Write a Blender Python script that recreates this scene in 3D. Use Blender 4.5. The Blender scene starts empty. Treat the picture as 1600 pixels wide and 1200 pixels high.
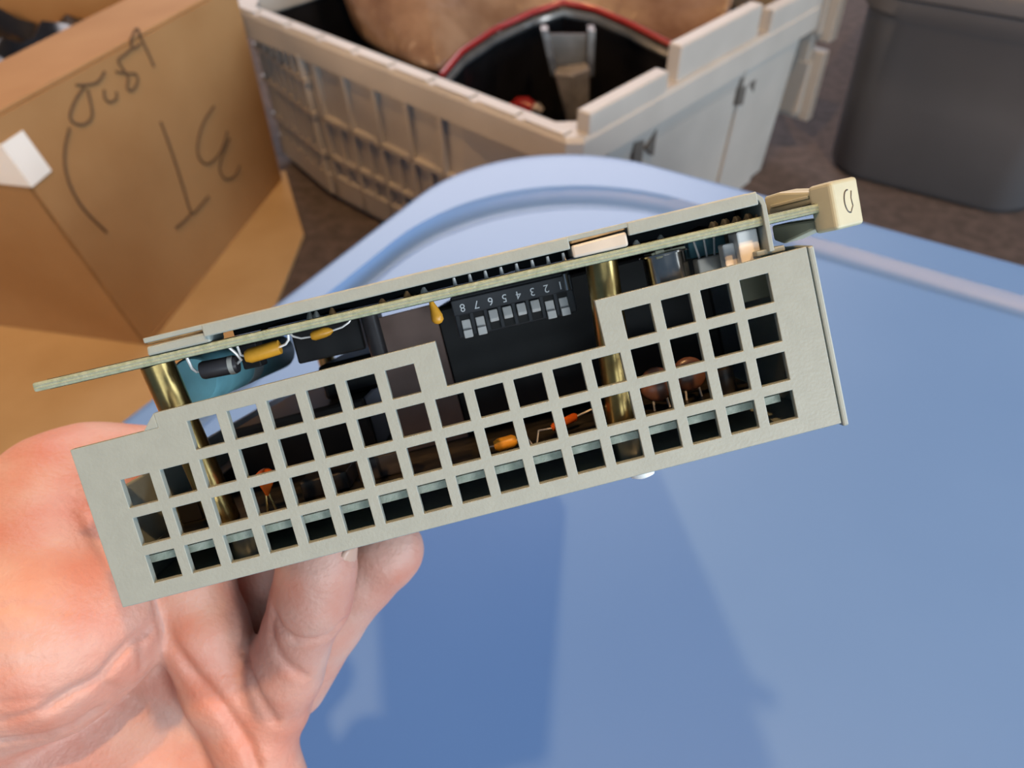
import bpy, bmesh, math, random
import numpy as np
from mathutils import Vector, Matrix

random.seed(4)
S = bpy.context.scene
COL = S.collection

# ------------------------------------------------------------------ camera
PITCH = math.radians(43.5)
CAMZ = 0.56
FPX = 1250.0
cp_, sp_ = math.cos(PITCH), math.sin(PITCH)
cam_d = bpy.data.cameras.new('camera')
cam = bpy.data.objects.new('camera', cam_d)
COL.objects.link(cam)
cam.location = (0, 0, CAMZ)
cam.rotation_euler = (math.pi / 2 - PITCH, 0, 0)
cam_d.sensor_width = 36
cam_d.lens = 36 * FPX / 1600
cam_d.clip_start = 0.01
cam_d.dof.use_dof = True
cam_d.dof.focus_distance = 0.130
cam_d.dof.aperture_fstop = 26
S.camera = cam

# ------------------------------------------------------------------ light
S.view_settings.view_transform = 'Standard'
S.view_settings.look = 'None'
S.view_settings.gamma = 1
S.view_settings.use_curve_mapping = False
S.view_settings.exposure = 0.0

W = bpy.data.worlds.new('world')
S.world = W
W.use_nodes = True
bg = W.node_tree.nodes['Background']
bg.inputs[0].default_value = (0.40, 0.64, 1.0, 1)
bg.inputs[1].default_value = 0.17


def point_light(name, loc, power, col, r):
    d = bpy.data.lights.new(name, 'POINT')
    d.energy = power
    d.color = col
    d.shadow_soft_size = r
    o = bpy.data.objects.new(name, d)
    COL.objects.link(o)
    o.location = loc
    return o


def area_light(name, loc, target, power, col, sx, sy):
    d = bpy.data.lights.new(name, 'AREA')
    d.shape = 'RECTANGLE'
    d.size, d.size_y = sx, sy
    d.energy = power
    d.color = col
    o = bpy.data.objects.new(name, d)
    COL.objects.link(o)
    o.location = loc
    o.rotation_euler = (Vector(target) - Vector(loc)).to_track_quat('-Z', 'Y').to_euler()
    return o


# two ceiling bulbs (they throw the two shadows on the lid) and area lights for unseen windows and a warm lamp
point_light('ceiling_bulb_light', (-0.31, -0.12, 2.30), 82, (1.0, 0.56, 0.22), 0.035)
point_light('ceiling_bulb_light', (0.42, -0.15, 2.30), 82, (1.0, 0.58, 0.24), 0.035)
area_light('room_light', (2.4, -0.5, 0.95), (0.2, 0.5, 0.3), 40, (0.72, 0.87, 1.0), 1.2, 1.2)
area_light('room_light', (-0.2, 4.2, 2.3), (0.1, 0.5, 0.2), 135, (1.0, 0.93, 0.97), 3.4, 1.6)
area_light('room_light', (0.5, -2.3, 1.05), (0.0, 0.2, 0.4), 20, (0.80, 0.93, 1.0), 1.6, 1.0)
area_light('room_light', (1.35, -1.55, 0.72), (0.0, 0.12, 0.46), 26, (0.92, 0.97, 1.0), 0.5, 0.5)
area_light('room_light', (-2.4, 0.1, 1.0), (-0.2, 0.9, 0.1), 24, (1.0, 0.62, 0.34), 0.7, 0.7)  # unseen warm lamp on the left


# ------------------------------------------------------------------ helpers
def cam_pt(px, py, depth):
    """a point seen at (px, py) at a distance `depth` along the view axis"""
    x = (px - 800) / FPX * depth
    y = (600 - py) / FPX * depth
    return Vector((x, depth * cp_ + y * sp_, CAMZ + y * cp_ - depth * sp_))


def ray(px, py):
    return (cam_pt(px, py, 1.0) - Vector((0, 0, CAMZ)))


def on_plane(px, py, p0, n):
    o = Vector((0, 0, CAMZ))
    d = ray(px, py)
    t = (Vector(p0) - o).dot(n) / d.dot(n)
    return o + d * t


def at_z(px, py, z):
    return on_plane(px, py, (0, 0, z), Vector((0, 0, 1)))


def mat(name, col, rough=0.5, metal=0.0, noise=0.0, nscale=20.0, bump=0.0, bscale=200.0,
        col2=None, spec=0.5, coat=0.0, bdist=0.0005, sss=0.0, emis=None, trans=0.0, fac=(0.35, 0.65)):
    m = bpy.data.materials.new(name)
    m.use_nodes = True
    nt = m.node_tree
    b = nt.nodes['Principled BSDF']
    b.inputs['Base Color'].default_value = (*col, 1)
    b.inputs['Roughness'].default_value = rough
    b.inputs['Metallic'].default_value = metal
    b.inputs['Specular IOR Level'].default_value = spec
    b.inputs['Coat Weight'].default_value = coat
    b.inputs['Transmission Weight'].default_value = trans
    if sss:
        b.inputs['Subsurface Weight'].default_value = sss
        b.inputs['Subsurface Radius'].default_value = (0.008, 0.003, 0.0015)
        b.inputs['Subsurface Scale'].default_value = 0.5
    tc = nt.nodes.new('ShaderNodeTexCoord')
    if col2 is not None or noise:
        n = nt.nodes.new('ShaderNodeTexNoise')
        n.inputs['Scale'].default_value = nscale
        n.inputs['Detail'].default_value = 5
        nt.links.new(tc.outputs['Object'], n.inputs['Vector'])
        r = nt.nodes.new('ShaderNodeValToRGB')
        c2 = col2 if col2 is not None else tuple(c * (1 - noise) for c in col)
        r.color_ramp.elements[0].position = fac[0]
        r.color_ramp.elements[1].position = fac[1]
        r.color_ramp.elements[0].color = (*c2, 1)
        r.color_ramp.elements[1].color = (*col, 1)
        nt.links.new(n.outputs['Fac'], r.inputs['Fac'])
        nt.links.new(r.outputs['Color'], b.inputs['Base Color'])
    if bump:
        n2 = nt.nodes.new('ShaderNodeTexNoise')
        n2.inputs['Scale'].default_value = bscale
        n2.inputs['Detail'].default_value = 3
        nt.links.new(tc.outputs['Object'], n2.inputs['Vector'])
        bp = nt.nodes.new('ShaderNodeBump')
        bp.inputs['Strength'].default_value = bump
        bp.inputs['Distance'].default_value = bdist
        nt.links.new(n2.outputs['Fac'], bp.inputs['Height'])
        nt.links.new(bp.outputs['Normal'], b.inputs['Normal'])
    return m


class MB:
    """collects shapes for ONE mesh object; k scales the units"""

    def __init__(s, k=1.0):
        s.v, s.f, s.k = [], [], k

    def add(s, vs, fs):
        o = len(s.v)
        s.v += [tuple(c * s.k for c in p) for p in vs]
        s.f += [tuple(i + o for i in f) for f in fs]
        return s

    def box(s, x0, x1, y0, y1, z0, z1):
        return s.add([(x0, y0, z0), (x1, y0, z0), (x1, y1, z0), (x0, y1, z0),
                      (x0, y0, z1), (x1, y0, z1), (x1, y1, z1), (x0, y1, z1)],
                     [(0, 3, 2, 1), (4, 5, 6, 7), (0, 1, 5, 4), (1, 2, 6, 5), (2, 3, 7, 6), (3, 0, 4, 7)])

    def prism(s, poly, axis, a, b):
        """polygon (2D) extruded along an axis from a to b"""
        def mk(p, t):
            return {'x': (t, p[0], p[1]), 'y': (p[0], t, p[1]), 'z': (p[0], p[1], t)}[axis]
        n = len(poly)
        vs = [mk(p, a) for p in poly] + [mk(p, b) for p in poly]
        fs = [tuple(range(n))[::-1], tuple(range(n, 2 * n))]
        fs += [(i, (i + 1) % n, n + (i + 1) % n, n + i) for i in range(n)]
        return s.add(vs, fs)

    def tube(s, path, r, n=10, cap=True):
        path = [Vector(p) for p in path]
        rs = r if isinstance(r, (list, tuple)) else [r] * len(path)
        vs, fs = [], []
        up = None
        for i, p in enumerate(path):
            d = (path[min(i + 1, len(path) - 1)] - path[max(i - 1, 0)]).normalized()
            if up is None:
                up = Vector((0, 0, 1)) if abs(d.z) < 0.9 else Vector((1, 0, 0))
            a = d.cross(up).normalized()
            b = a.cross(d).normalized()
            up = b
            for k in range(n):
                t = 2 * math.pi * k / n
                vs.append(tuple(p + (a * math.cos(t) + b * math.sin(t)) * rs[i]))
        for i in range(len(path) - 1):
            for k in range(n):
                k2 = (k + 1) % n
                fs.append((i * n + k, i * n + k2, (i + 1) * n + k2, (i + 1) * n + k))
        if cap:
            fs.append(tuple(range(n))[::-1])
            fs.append(tuple(range((len(path) - 1) * n, len(path) * n)))
        return s.add(vs, fs)

    def ellipsoid(s, c, r, nu=20, nv=12):
        vs, fs = [], []
        for j in range(nv + 1):
            ph = math.pi * j / nv
            for i in range(nu):
                th = 2 * math.pi * i / nu
                vs.append((c[0] + r[0] * math.sin(ph) * math.cos(th), c[1] + r[1] * math.sin(ph) * math.sin(th),
                           c[2] + r[2] * math.cos(ph)))
        for j in range(nv):
            for i in range(nu):
                i2 = (i + 1) % nu
                fs.append((j * nu + i, (j + 1) * nu + i, (j + 1) * nu + i2, j * nu + i2))
        return s.add(vs, fs)

    def loft(s, loops, close0=False, close1=False):
        n = len(loops[0])
        vs = [p for l in loops for p in l]
        fs = []
        for j in range(len(loops) - 1):
            for i in range(n):
                i2 = (i + 1) % n
                fs.append((j * n + i, j * n + i2, (j + 1) * n + i2, (j + 1) * n + i))
        if close0:
            fs.append(tuple(range(n))[::-1])
        if close1:
            fs.append(tuple(range((len(loops) - 1) * n, len(loops) * n)))
        return s.add(vs, fs)

    def build(s, name, m, parent=None, bevel=0.0, smooth=False, seg=2, weld=False):
        me = bpy.data.meshes.new(name)
        me.from_pydata(s.v, [], s.f)
        bm = bmesh.new()
        bm.from_mesh(me)
        if weld:
            bmesh.ops.remove_doubles(bm, verts=bm.verts, dist=1e-6)
        bmesh.ops.recalc_face_normals(bm, faces=bm.faces)
        bm.to_mesh(me)
        bm.free()
        if m:
            me.materials.append(m)
        if smooth:
            me.shade_smooth()
        o = bpy.data.objects.new(name, me)
        COL.objects.link(o)
        if parent:
            o.parent = parent
        if bevel:
            md = o.modifiers.new('bevel', 'BEVEL')
            md.width = bevel
            md.segments = seg
            md.limit_method = 'ANGLE'
            md.harden_normals = False
        if smooth and bevel == 0:
            try:
                me.set_sharp_from_angle(angle=math.radians(40))
            except Exception:
                pass
        return o


def empty(name, loc, rot=(0, 0, 0)):
    o = bpy.data.objects.new(name, None)
    COL.objects.link(o)
    o.empty_display_size = 0.02
    o.location = loc
    o.rotation_euler = rot
    return o


def tag(o, label, cat, group=None, kind=None):
    o['label'] = label
    if cat:
        o['category'] = cat
    if group:
        o['group'] = group
    if kind:
        o['kind'] = kind
    return o


# ------------------------------------------------------------------ materials
M = {}
M['floor'] = mat('floor_carpet', (0.095, 0.074, 0.070), 0.95, noise=0.4, nscale=60, bump=0.6, bscale=900)
M['card'] = mat('cardboard', (0.38, 0.225, 0.10), 0.75, col2=(0.32, 0.175, 0.07), nscale=7, bump=0.15, bscale=300, spec=0.3)
M['card_sheet'] = mat('cardboard_sheet', (0.44, 0.32, 0.175), 0.8, col2=(0.38, 0.265, 0.135), nscale=9, bump=0.15, bscale=300, spec=0.3)
M['ink'] = mat('marker_ink', (0.10, 0.055, 0.025), 0.7)
M['paper'] = mat('paper_label', (0.82, 0.82, 0.80), 0.6, noise=0.05)
M['crate'] = mat('crate_plastic', (0.42, 0.40, 0.37), 0.5, noise=0.10, nscale=14, bump=0.1, bscale=500)
M['crate_dark'] = mat('recess_shade', (0.10, 0.09, 0.08), 0.8, noise=0.1)
M['tote_grey'] = mat('grey_tote_plastic', (0.080, 0.080, 0.086), 0.5, noise=0.10, nscale=10, bump=0.25, bscale=400)
M['lid'] = mat('blue_lid_plastic', (0.125, 0.245, 0.49), 0.40, col2=(0.115, 0.23, 0.47), nscale=6, bump=0.12, bscale=1500, spec=0.6)
M['tote_blue'] = mat('blue_tote_plastic', (0.06, 0.17, 0.45), 0.5, noise=0.1)
M['plate'] = mat('grey_hammered_paint', (0.285, 0.33, 0.315), 0.42, noise=0.06, nscale=350, bump=0.12, bscale=1800)
M['plate_worn'] = mat('worn_copper_edge', (0.55, 0.30, 0.12), 0.35, metal=0.5, noise=0.4, nscale=500)
M['pcb'] = mat('board_laminate', (0.31, 0.36, 0.27), 0.6, col2=(0.22, 0.275, 0.19), nscale=900, bump=0.3, bscale=1500)
M['pcb_low'] = mat('lower_board_laminate', (0.40, 0.44, 0.37), 0.55, col2=(0.30, 0.35, 0.28), nscale=900, bump=0.3, bscale=1500)
M['pcb_face'] = mat('board_solder_mask', (0.035, 0.03, 0.022), 0.35, noise=0.5, nscale=400)
M['brass'] = mat('brass', (0.62, 0.44, 0.17), 0.28, metal=1.0, noise=0.18, nscale=500, bump=0.02, bscale=2500)
M['steel'] = mat('steel_spacer', (0.55, 0.55, 0.54), 0.3, metal=1.0, noise=0.1, nscale=300)
M['can'] = mat('nickel_can', (0.62, 0.55, 0.48), 0.18, metal=1.0, noise=0.15, nscale=300)
M['gold'] = mat('gold_rim', (0.75, 0.55, 0.22), 0.3, metal=1.0, noise=0.1)
M['solder'] = mat('solder', (0.88, 0.86, 0.84), 0.4, metal=0.3, noise=0.1, nscale=900)
M['copper'] = mat('copper_joint', (0.85, 0.45, 0.20), 0.35, metal=0.4, noise=0.2, nscale=900)
M['black'] = mat('black_plastic', (0.018, 0.017, 0.018), 0.4, noise=0.2, nscale=200)
M['dip'] = mat('switch_body', (0.035, 0.038, 0.045), 0.35, noise=0.15, nscale=400)
M['slot_shade'] = mat('switch_slot_shade', (0.008, 0.008, 0.008), 0.6, noise=0.1)
M['white'] = mat('white_plastic', (0.90, 0.90, 0.88), 0.4, noise=0.04, nscale=500)
M['offwhite'] = mat('clear_grey_plastic', (0.52, 0.50, 0.45), 0.35, noise=0.1, nscale=300)
M['print'] = mat('white_print', (0.80, 0.84, 0.88), 0.5, noise=0.02)
M['yellow'] = mat('yellow_capacitor', (0.72, 0.34, 0.03), 0.35, noise=0.12, nscale=500, bump=0.1, bscale=1500)
M['orange'] = mat('orange_capacitor', (0.70, 0.13, 0.015), 0.25, noise=0.1, nscale=400)
M['brown'] = mat('brown_disc', (0.20, 0.09, 0.06), 0.3, noise=0.2, nscale=300)
M['blue_cap'] = mat('blue_sleeve', (0.27, 0.68, 0.82), 0.4, noise=0.1, nscale=300)
M['blue_stripe'] = mat('pale_stripe', (0.55, 0.66, 0.70), 0.4, noise=0.05)
M['diode'] = mat('dark_grey_body', (0.055, 0.05, 0.055), 0.4, noise=0.2, nscale=300)
M['ribbon'] = mat('pinkish_strip', (0.36, 0.25, 0.22), 0.6, noise=0.12, nscale=200)
M['cream'] = mat('cream_plastic', (0.47, 0.47, 0.34), 0.45, noise=0.08, nscale=300)
M['nail'] = mat('finger_nail', (0.52, 0.33, 0.25), 0.3, noise=0.05, nscale=300)
M['beige'] = mat('beige_wrapped_cover', (0.26, 0.165, 0.10), 0.3, col2=(0.15, 0.08, 0.04), nscale=22, bump=0.9, bscale=26, coat=0.5, bdist=0.006)
M['red'] = mat('red_piping', (0.30, 0.018, 0.016), 0.3, noise=0.2, nscale=40)
M['junk'] = mat('plain_black', (0.012, 0.012, 0.014), 0.3, noise=0.3, nscale=40)  # black shared by the added dark lining, box filler and case walls
M['chrome'] = mat('dull_chrome', (0.46, 0.44, 0.42), 0.3, metal=0.45, noise=0.35, nscale=60)
M['gunmetal'] = mat('worn_gunmetal', (0.30, 0.30, 0.30), 0.25, metal=0.9, noise=0.5, nscale=90)
M['dimplastic'] = mat('smoky_plastic', (0.10, 0.11, 0.12), 0.2, noise=0.3, nscale=50)

# ------------------------------------------------------------------ floor
o = MB().box(-3.5, 3.5, -1.2, 4.5, -0.05, 0.0).build('floor', M['floor'])
tag(o, 'dark brown-grey carpet floor behind the boxes', None, kind='structure')

# ------------------------------------------------------------------ blue tote with lid
LX, LY = 0.66, 0.58
lid_rot = math.atan2(-0.51, 0.86)
ex, ey = Vector((math.cos(lid_rot), math.sin(lid_rot), 0)), Vector((-math.sin(lid_rot), math.cos(lid_rot), 0))
lid_corner = Vector((-0.0035, 0.632, 0))
lid_org = lid_corner + ex * (LX / 2) - ey * (LY / 2)
tote = empty('storage_tote', (lid_org.x, lid_org.y, 0), (0, 0, lid_rot))
tag(tote, 'storage tote with a smooth blue plastic lid under the hand', 'storage tote')


def rrect(x0, x1, y0, y1, r, z, n=16):
    pts = []
    for cx, cy, a0 in ((x1 - r, y1 - r, 0), (x0 + r, y1 - r, 90), (x0 + r, y0 + r, 180), (x1 - r, y0 + r, 270)):
        for i in range(n + 1):
            a = math.radians(a0 + 90 * i / n)
            pts.append((cx + r * math.cos(a), cy + r * math.sin(a), z))
    return pts


LZ = 0.26
hx, hy = LX / 2, LY / 2
mb = MB()
prof = []   # (inset left/right, inset front/back, radius, z)
prof += [(0.004, 0.004, 0.126, LZ - 0.030), (0.000, 0.000, 0.13, LZ - 0.030), (0.001, 0.001, 0.13, LZ - 0.006),
         (0.003, 0.003, 0.128, LZ - 0.002), (0.007, 0.007, 0.125, LZ),
         (0.010, 0.012, 0.130, LZ), (0.022, 0.038, 0.148, LZ), (0.0235, 0.0405, 0.150, LZ)]
for q in range(9):
    t = q / 8
    dz = 0.0075 * math.sin(math.pi * t)
    prof.append((0.0243 + 0.0195 * t, 0.0415 + 0.0250 * t, 0.150, LZ - dz))
prof += [(0.0450, 0.0680, 0.150, LZ), (0.050, 0.073, 0.150, LZ), (0.12, 0.14, 0.10, LZ)]
loops = [rrect(-hx + a, hx - a, -hy + b, hy - b, r, z) for a, b, r, z in prof]
mb.loft(loops, close1=True)
mb.build('lid', M['lid'], tote, smooth=True)
mb = MB()
mb.loft([rrect(-hx + 0.075, hx - 0.075, -hy + 0.075, hy - 0.075, 0.05, 0.0),
         rrect(-hx + 0.02, hx - 0.02, -hy + 0.02, hy - 0.02, 0.11, LZ - 0.012)], close0=True)
mb.build('body', M['tote_blue'], tote, smooth=True)

# ------------------------------------------------------------------ grey ribbed crate
CR = empty('attached_lid_crate', (0.058, 0.673, 0), (0, 0, math.radians(48.5)))
tag(CR, 'light grey ribbed plastic crate holding junk behind the blue lid', 'crate')
CLX, CLY, CZ = 0.505, 0.56, 0.22


CHX = 0.028


def oct_loop(ins, ch, z):
    x0, x1, y0, y1 = ins, CLX - ins, ins, CLY - ins
    cx, cy = (CHX, 0.145) if ch > 0.05 else (ch, ch)
    return [(x0 + cx, y0, z), (x1 - cx, y0, z), (x1, y0 + cy, z), (x1, y1 - cy, z),
            (x1 - cx, y1, z), (x0 + cx, y1, z), (x0, y1 - cy, z), (x0, y0 + cy, z)]


I0, I1 = 0.016, 0.007       # body inset at the floor and under the rim
mb = MB()
mb.loft([oct_loop(I0, 0.085, 0.0), oct_loop(I1, 0.085, CZ - 0.02), oct_loop(I1 + 0.006, 0.085, CZ - 0.02),
         oct_loop(I0 + 0.006, 0.085, 0.006)], close0=True, close1=True)
mb.build('body', M['crate'], CR, bevel=0.002)
# rim: a rectangular collar with a deep outer lip
mb = MB()
rl = [(0.004, CZ - 0.030), (0.0, CZ - 0.030), (0.0, CZ - 0.004), (0.003, CZ), (0.022, CZ), (0.022, CZ - 0.02), (0.004, CZ - 0.02)]
mb.loft([oct_loop(a, 0.012 if a < 0.01 else 0.02, z) for a, z in rl + rl[:1]])
mb.build('rim', M['crate'], CR)
# narrow ledge pieces and notches along the rim top of the ribbed side
for i in range(9):
    y0 = 0.018 + i * 0.060
    mb = MB()
    mb.box(0.004, 0.018, y0, y0 + 0.050, CZ, CZ + 0.0018)
    mb.build('rim_ledge', M['crate'], CR, bevel=0.001)
# inclined ribs on the left (x = 0) side
def face_x(z):
    return I0 + (I1 - I0) * z / (CZ - 0.02)


def rib_strip(mb, y0, y1, z0, z1, proud):
    vs = [(face_x(z0), y0, z0), (face_x(z0), y1, z0), (face_x(z1), y1, z1), (face_x(z1), y0, z1)]
    vs2 = [(x - proud, y, z) for x, y, z in vs]
    mb.add(vs + vs2, [(0, 1, 2, 3), (4, 7, 6, 5), (0, 4, 5, 1), (1, 5, 6, 2), (2, 6, 7, 3), (3, 7, 4, 0)])


YA, YB = 0.165, CLY - 0.165      # flat stretch between the angled ends
for i in range(5):
    y = YA + 0.012 + i * 0.0525
    mb = MB()
    rib_strip(mb, y, y + 0.005, 0.012, CZ - 0.028, 0.007)
    mb.build('rib', M['crate'], CR)
    if y + 0.030 < YB:
        mb = MB()
        rib_strip(mb, y + 0.026, y + 0.030, 0.012, 0.118, 0.006)
        mb.build('rib', M['crate'], CR)
for z in (0.012, 0.066, 0.118):
    mb = MB()
    rib_strip(mb, YA - 0.01, YB, z, z + (0.030 if z < 0.02 else 0.006), 0.007)
    mb.build('band', M['crate'], CR)
# closely ribbed, angled far-left end of that side
dch = Vector((CHX, 0.145, 0)).normalized()
nch = Vector((-dch.y, dch.x, 0))


def ch_pt(t, z):
    ins = face_x(z)
    return Vector((ins, CLY - ins - 0.145, z)).lerp(Vector((ins + CHX, CLY - ins, z)), t)


for i in range(7):
    t = (i + 0.3) / 7
    mb = MB()
    pts = []
    for z in (0.012, CZ - 0.026):
        p = ch_pt(t, z)
        pts.append([p - dch * 0.0025, p + dch * 0.0025, p + dch * 0.0025 + nch * 0.010, p - dch * 0.0025 + nch * 0.010])
    mb.loft([[tuple(q) for q in l] for l in pts], True, True)
    mb.build('rib', M['crate'], CR)
for z in (0.012, 0.066, 0.118, 0.16):
    mb = MB()
    a, b = ch_pt(0, z), ch_pt(1, z)
    n = nch * 0.010
    h = Vector((0, 0, 0.028 if z < 0.02 else 0.006))
    mb.loft([[tuple(a), tuple(b), tuple(b + n), tuple(a + n)], [tuple(a + h), tuple(b + h), tuple(b + n + h), tuple(a + n + h)]], True, True)
    mb.build('band', M['crate'], CR)
# hinge tabs standing on the right (y = 0) rim
for x0, x1, dz, dy in ((0.022, 0.150, 0.020, 0.0), (0.175, 0.340, 0.036, 0.004), (0.362, 0.50, 0.024, 0.0)):
    mb = MB()
    mb.box(x0, x1, dy + 0.002, dy + 0.018, CZ - 0.004, CZ + dz)
    mb.build('hinge_tab', M['crate'], CR, bevel=0.002)
# side panel that stands proud on the right part of the smooth side, with its sloping face
mb = MB()
def ys(z):
    return I0 + (I1 - I0) * z / (CZ - 0.02)
mb.add([(0.325, ys(0.0) + 0.004, 0.0), (CLX - 0.082, ys(0.0) + 0.004, 0.0), (CLX - 0.064, ys(CZ - 0.028) + 0.004, CZ - 0.028), (0.325, ys(CZ - 0.028) + 0.004, CZ - 0.028),
        (0.325, ys(0.0) - 0.004, 0.0), (CLX - 0.082, ys(0.0) - 0.004, 0.0), (CLX - 0.064, ys(CZ - 0.028) - 0.004, CZ - 0.028), (0.325, ys(CZ - 0.028) - 0.004, CZ - 0.028)],
       [(0, 3, 2, 1), (4, 5, 6, 7), (0, 1, 5, 4), (1, 2, 6, 5), (2, 3, 7, 6), (3, 0, 4, 7)])
mb.build('side_panel', M['crate'], CR)
# smooth skirt under the rim on that side
mb = MB()
mb.add([(0.06, 0.024, CZ - 0.03), (CLX - 0.06, 0.024, CZ - 0.03), (CLX - 0.06, 0.004, CZ - 0.03), (0.06, 0.004, CZ - 0.03),
        (0.06, 0.020, CZ - 0.060), (CLX - 0.06, 0.020, CZ - 0.060), (CLX - 0.06, 0.008, CZ - 0.054), (0.06, 0.008, CZ - 0.054)],
       [(0, 1, 2, 3), (4, 7, 6, 5), (0, 4, 5, 1), (1, 5, 6, 2), (2, 6, 7, 3), (3, 7, 4, 0)])
mb.build('skirt', M['crate'], CR, bevel=0.002)
# solid dark pieces paint the shade of latch recesses, parallelogram beside triangle
for x0 in (0.105, 0.318):
    mb = MB()
    y = 0.0045
    mb.prism([(x0, CZ - 0.040), (x0 + 0.018, CZ - 0.044), (x0 + 0.018, CZ - 0.078), (x0 + 0.002, CZ - 0.074)], 'y', y, y + 0.028)
    mb.build('latch_shade', M['crate_dark'], CR)
    mb = MB()
    mb.prism([(x0 + 0.024, CZ - 0.056), (x0 + 0.040, CZ - 0.040), (x0 + 0.040, CZ - 0.070)], 'y', y, y + 0.028)
    mb.build('latch_shade', M['crate_dark'], CR)
# opened lid half hanging down along the far right side, its toothed edge toward us
FL = empty('hanging_lid_half', (0, 0, 0))
FL.parent = CR
for (za, zb, xa, xb, ya) in ((0.165, 0.285, 0.018, 0.040, -0.010), (0.055, 0.150, 0.022, 0.040, -0.006)):
    mb = MB()
    mb.box(CLX + xa, CLX + xb, ya, 0.10, za, zb)
    mb.box(CLX + xa - 0.012, CLX + xa, ya + 0.012, 0.10, za + 0.01, zb - 0.012)
    mb.build('lid_tooth', M['crate'], FL, bevel=0.002)
mb = MB()
mb.box(CLX + 0.012, CLX + 0.030, 0.012, CLY - 0.03, 0.06, CZ - 0.002)
mb.build('lid_panel', M['crate'], FL, bevel=0.002)
mb = MB()
mb.tube([(CLX + 0.004, 0.02, CZ - 0.012), (CLX + 0.004, CLY - 0.02, CZ - 0.012)], 0.008, 10)
mb.box(CLX - 0.004, CLX + 0.024, 0.03, 0.07, CZ - 0.020, CZ - 0.004)
mb.build('hinge_rod', M['crate'], FL, smooth=False)

# ------------------------------------------------------------------ things inside the crate
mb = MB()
mb.loft([oct_loop(I1 + 0.0095, 0.085, CZ - 0.024), oct_loop(I1 + 0.012, 0.085, CZ - 0.024), oct_loop(I0 + 0.012, 0.085, 0.011), oct_loop(I0 + 0.0095, 0.085, 0.008)], False, True)  # added dark skin, puts shade on the crate's inner walls
tag(mb.build('shade_lining', M['junk'], CR), 'added dark lining that stands for shade inside the crate', None)
E_pts = [(560, 62, 0.190), (625, 98, 0.195), (690, 118, 0.20), (720, 82, 0.205), (770, 48, 0.212), (830, 20, 0.222), (880, 4, 0.23),
         (930, 14, 0.226), (985, 38, 0.215), (1040, 66, 0.208), (1085, 86, 0.203), (1125, 70, 0.21)]
F_pts = [(480, -20, 0.27), (560, -60, 0.29), (640, -100, 0.31), (700, -140, 0.32), (760, -160, 0.33), (820, -180, 0.335), (880, -190, 0.34),
         (940, -180, 0.335), (1000, -160, 0.33), (1060, -130, 0.32), (1110, -90, 0.31), (1160, -10, 0.29)]
Ew = [at_z(*p) for p in E_pts]
Fw = [at_z(px, py, 0.20) for px, py, z in F_pts]
Fw = [Vector((p.x, min(p.y, 1.34), 0.30)) for p in Fw]
Fw = [e + (f - e) * (0.30 / max((f - e).length, 0.30)) if (f - e).length > 0.30 else f for e, f in zip(Ew, Fw)]
bag = empty('wrapped_case', (0.06, 1.05, 0.0))
tag(bag, 'beige plastic-wrapped case with a red piped edge inside the crate', 'case')
mb = MB()
nS = 10
vs, fs = [], []
for j in range(nS + 1):
    s = j / nS
    for i in range(len(Ew)):
        p = Ew[i].lerp(Fw[i], s)
        p = p + Vector((0, -0.012, 0.045)) * math.sin(math.pi * min(1, s * 0.9)) ** 0.8
        p -= Vector(bag.location)
        vs.append(tuple(p))
n = len(Ew)
for j in range(nS):
    for i in range(n - 1):
        fs.append((j * n + i, j * n + i + 1, (j + 1) * n + i + 1, (j + 1) * n + i))
mb.add(vs, fs)
ob = mb.build('cover', M['beige'], bag, smooth=True)
md = ob.modifiers.new('sub', 'SUBSURF')
md.levels = md.render_levels = 2
md = ob.modifiers.new('thick', 'SOLIDIFY')
md.thickness = 0.008
mb = MB()
mb.tube([tuple(p + Vector((0, -0.002, 0.001)) - Vector(bag.location)) for p in Ew[2:11]], 0.0036, 10)
mb.build('piping', M['red'], bag, smooth=True)
mb = MB()
mb.tube([tuple(p + Vector((0, -0.004, -0.010)) - Vector(bag.location)) for p in Ew[2:11]], 0.0055, 8)
mb.build('liner_edge', M['dimplastic'], bag, smooth=True)
# dark inner walls that drop from the piped edge
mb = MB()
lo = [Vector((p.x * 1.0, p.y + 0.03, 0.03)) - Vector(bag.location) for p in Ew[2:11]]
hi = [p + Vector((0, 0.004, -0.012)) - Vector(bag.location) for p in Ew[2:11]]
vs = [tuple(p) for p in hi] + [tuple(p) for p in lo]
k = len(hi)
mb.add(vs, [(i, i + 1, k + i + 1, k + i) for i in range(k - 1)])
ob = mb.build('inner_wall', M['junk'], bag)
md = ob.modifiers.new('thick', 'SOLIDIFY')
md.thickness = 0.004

br = empty('metal_bracket', at_z(905, 205, 0.10))
tag(br, 'dull chrome bracket standing in the dark corner of the crate', 'bracket')
bl = Vector(br.location)
top = at_z(885, 55, 0.215) - bl
mid = at_z(893, 105, 0.18) - bl
mb = MB()
mb.tube([(0, 0.0, -0.09), (0, 0, 0.0), tuple(mid)], [0.013, 0.013, 0.024], 6)
mb.build('post', M['chrome'], br, bevel=0.002)
for off in (-0.020, 0.022):
    mb = MB()
    a, b = mid + Vector((off, -0.004, -0.01)), top + Vector((off * 1.3, 0.0, 0.005))
    mb.loft([[tuple(a + Vector((-0.004, 0, 0))), tuple(a + Vector((0.005, 0, 0))), tuple(a + Vector((0.005, 0.02, 0))), tuple(a + Vector((-0.004, 0.02, 0)))],
             [tuple(b + Vector((-0.004, 0, 0))), tuple(b + Vector((0.005, 0, 0))), tuple(b + Vector((0.005, 0.02, 0))), tuple(b + Vector((-0.004, 0.02, 0)))]], True, True)
    mb.build('cheek', M['gunmetal'], br, bevel=0.001)
mb = MB()
a, b = mid + Vector((0, 0.006, 0.0)), top + Vector((0.0, 0.008, -0.002))
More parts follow.
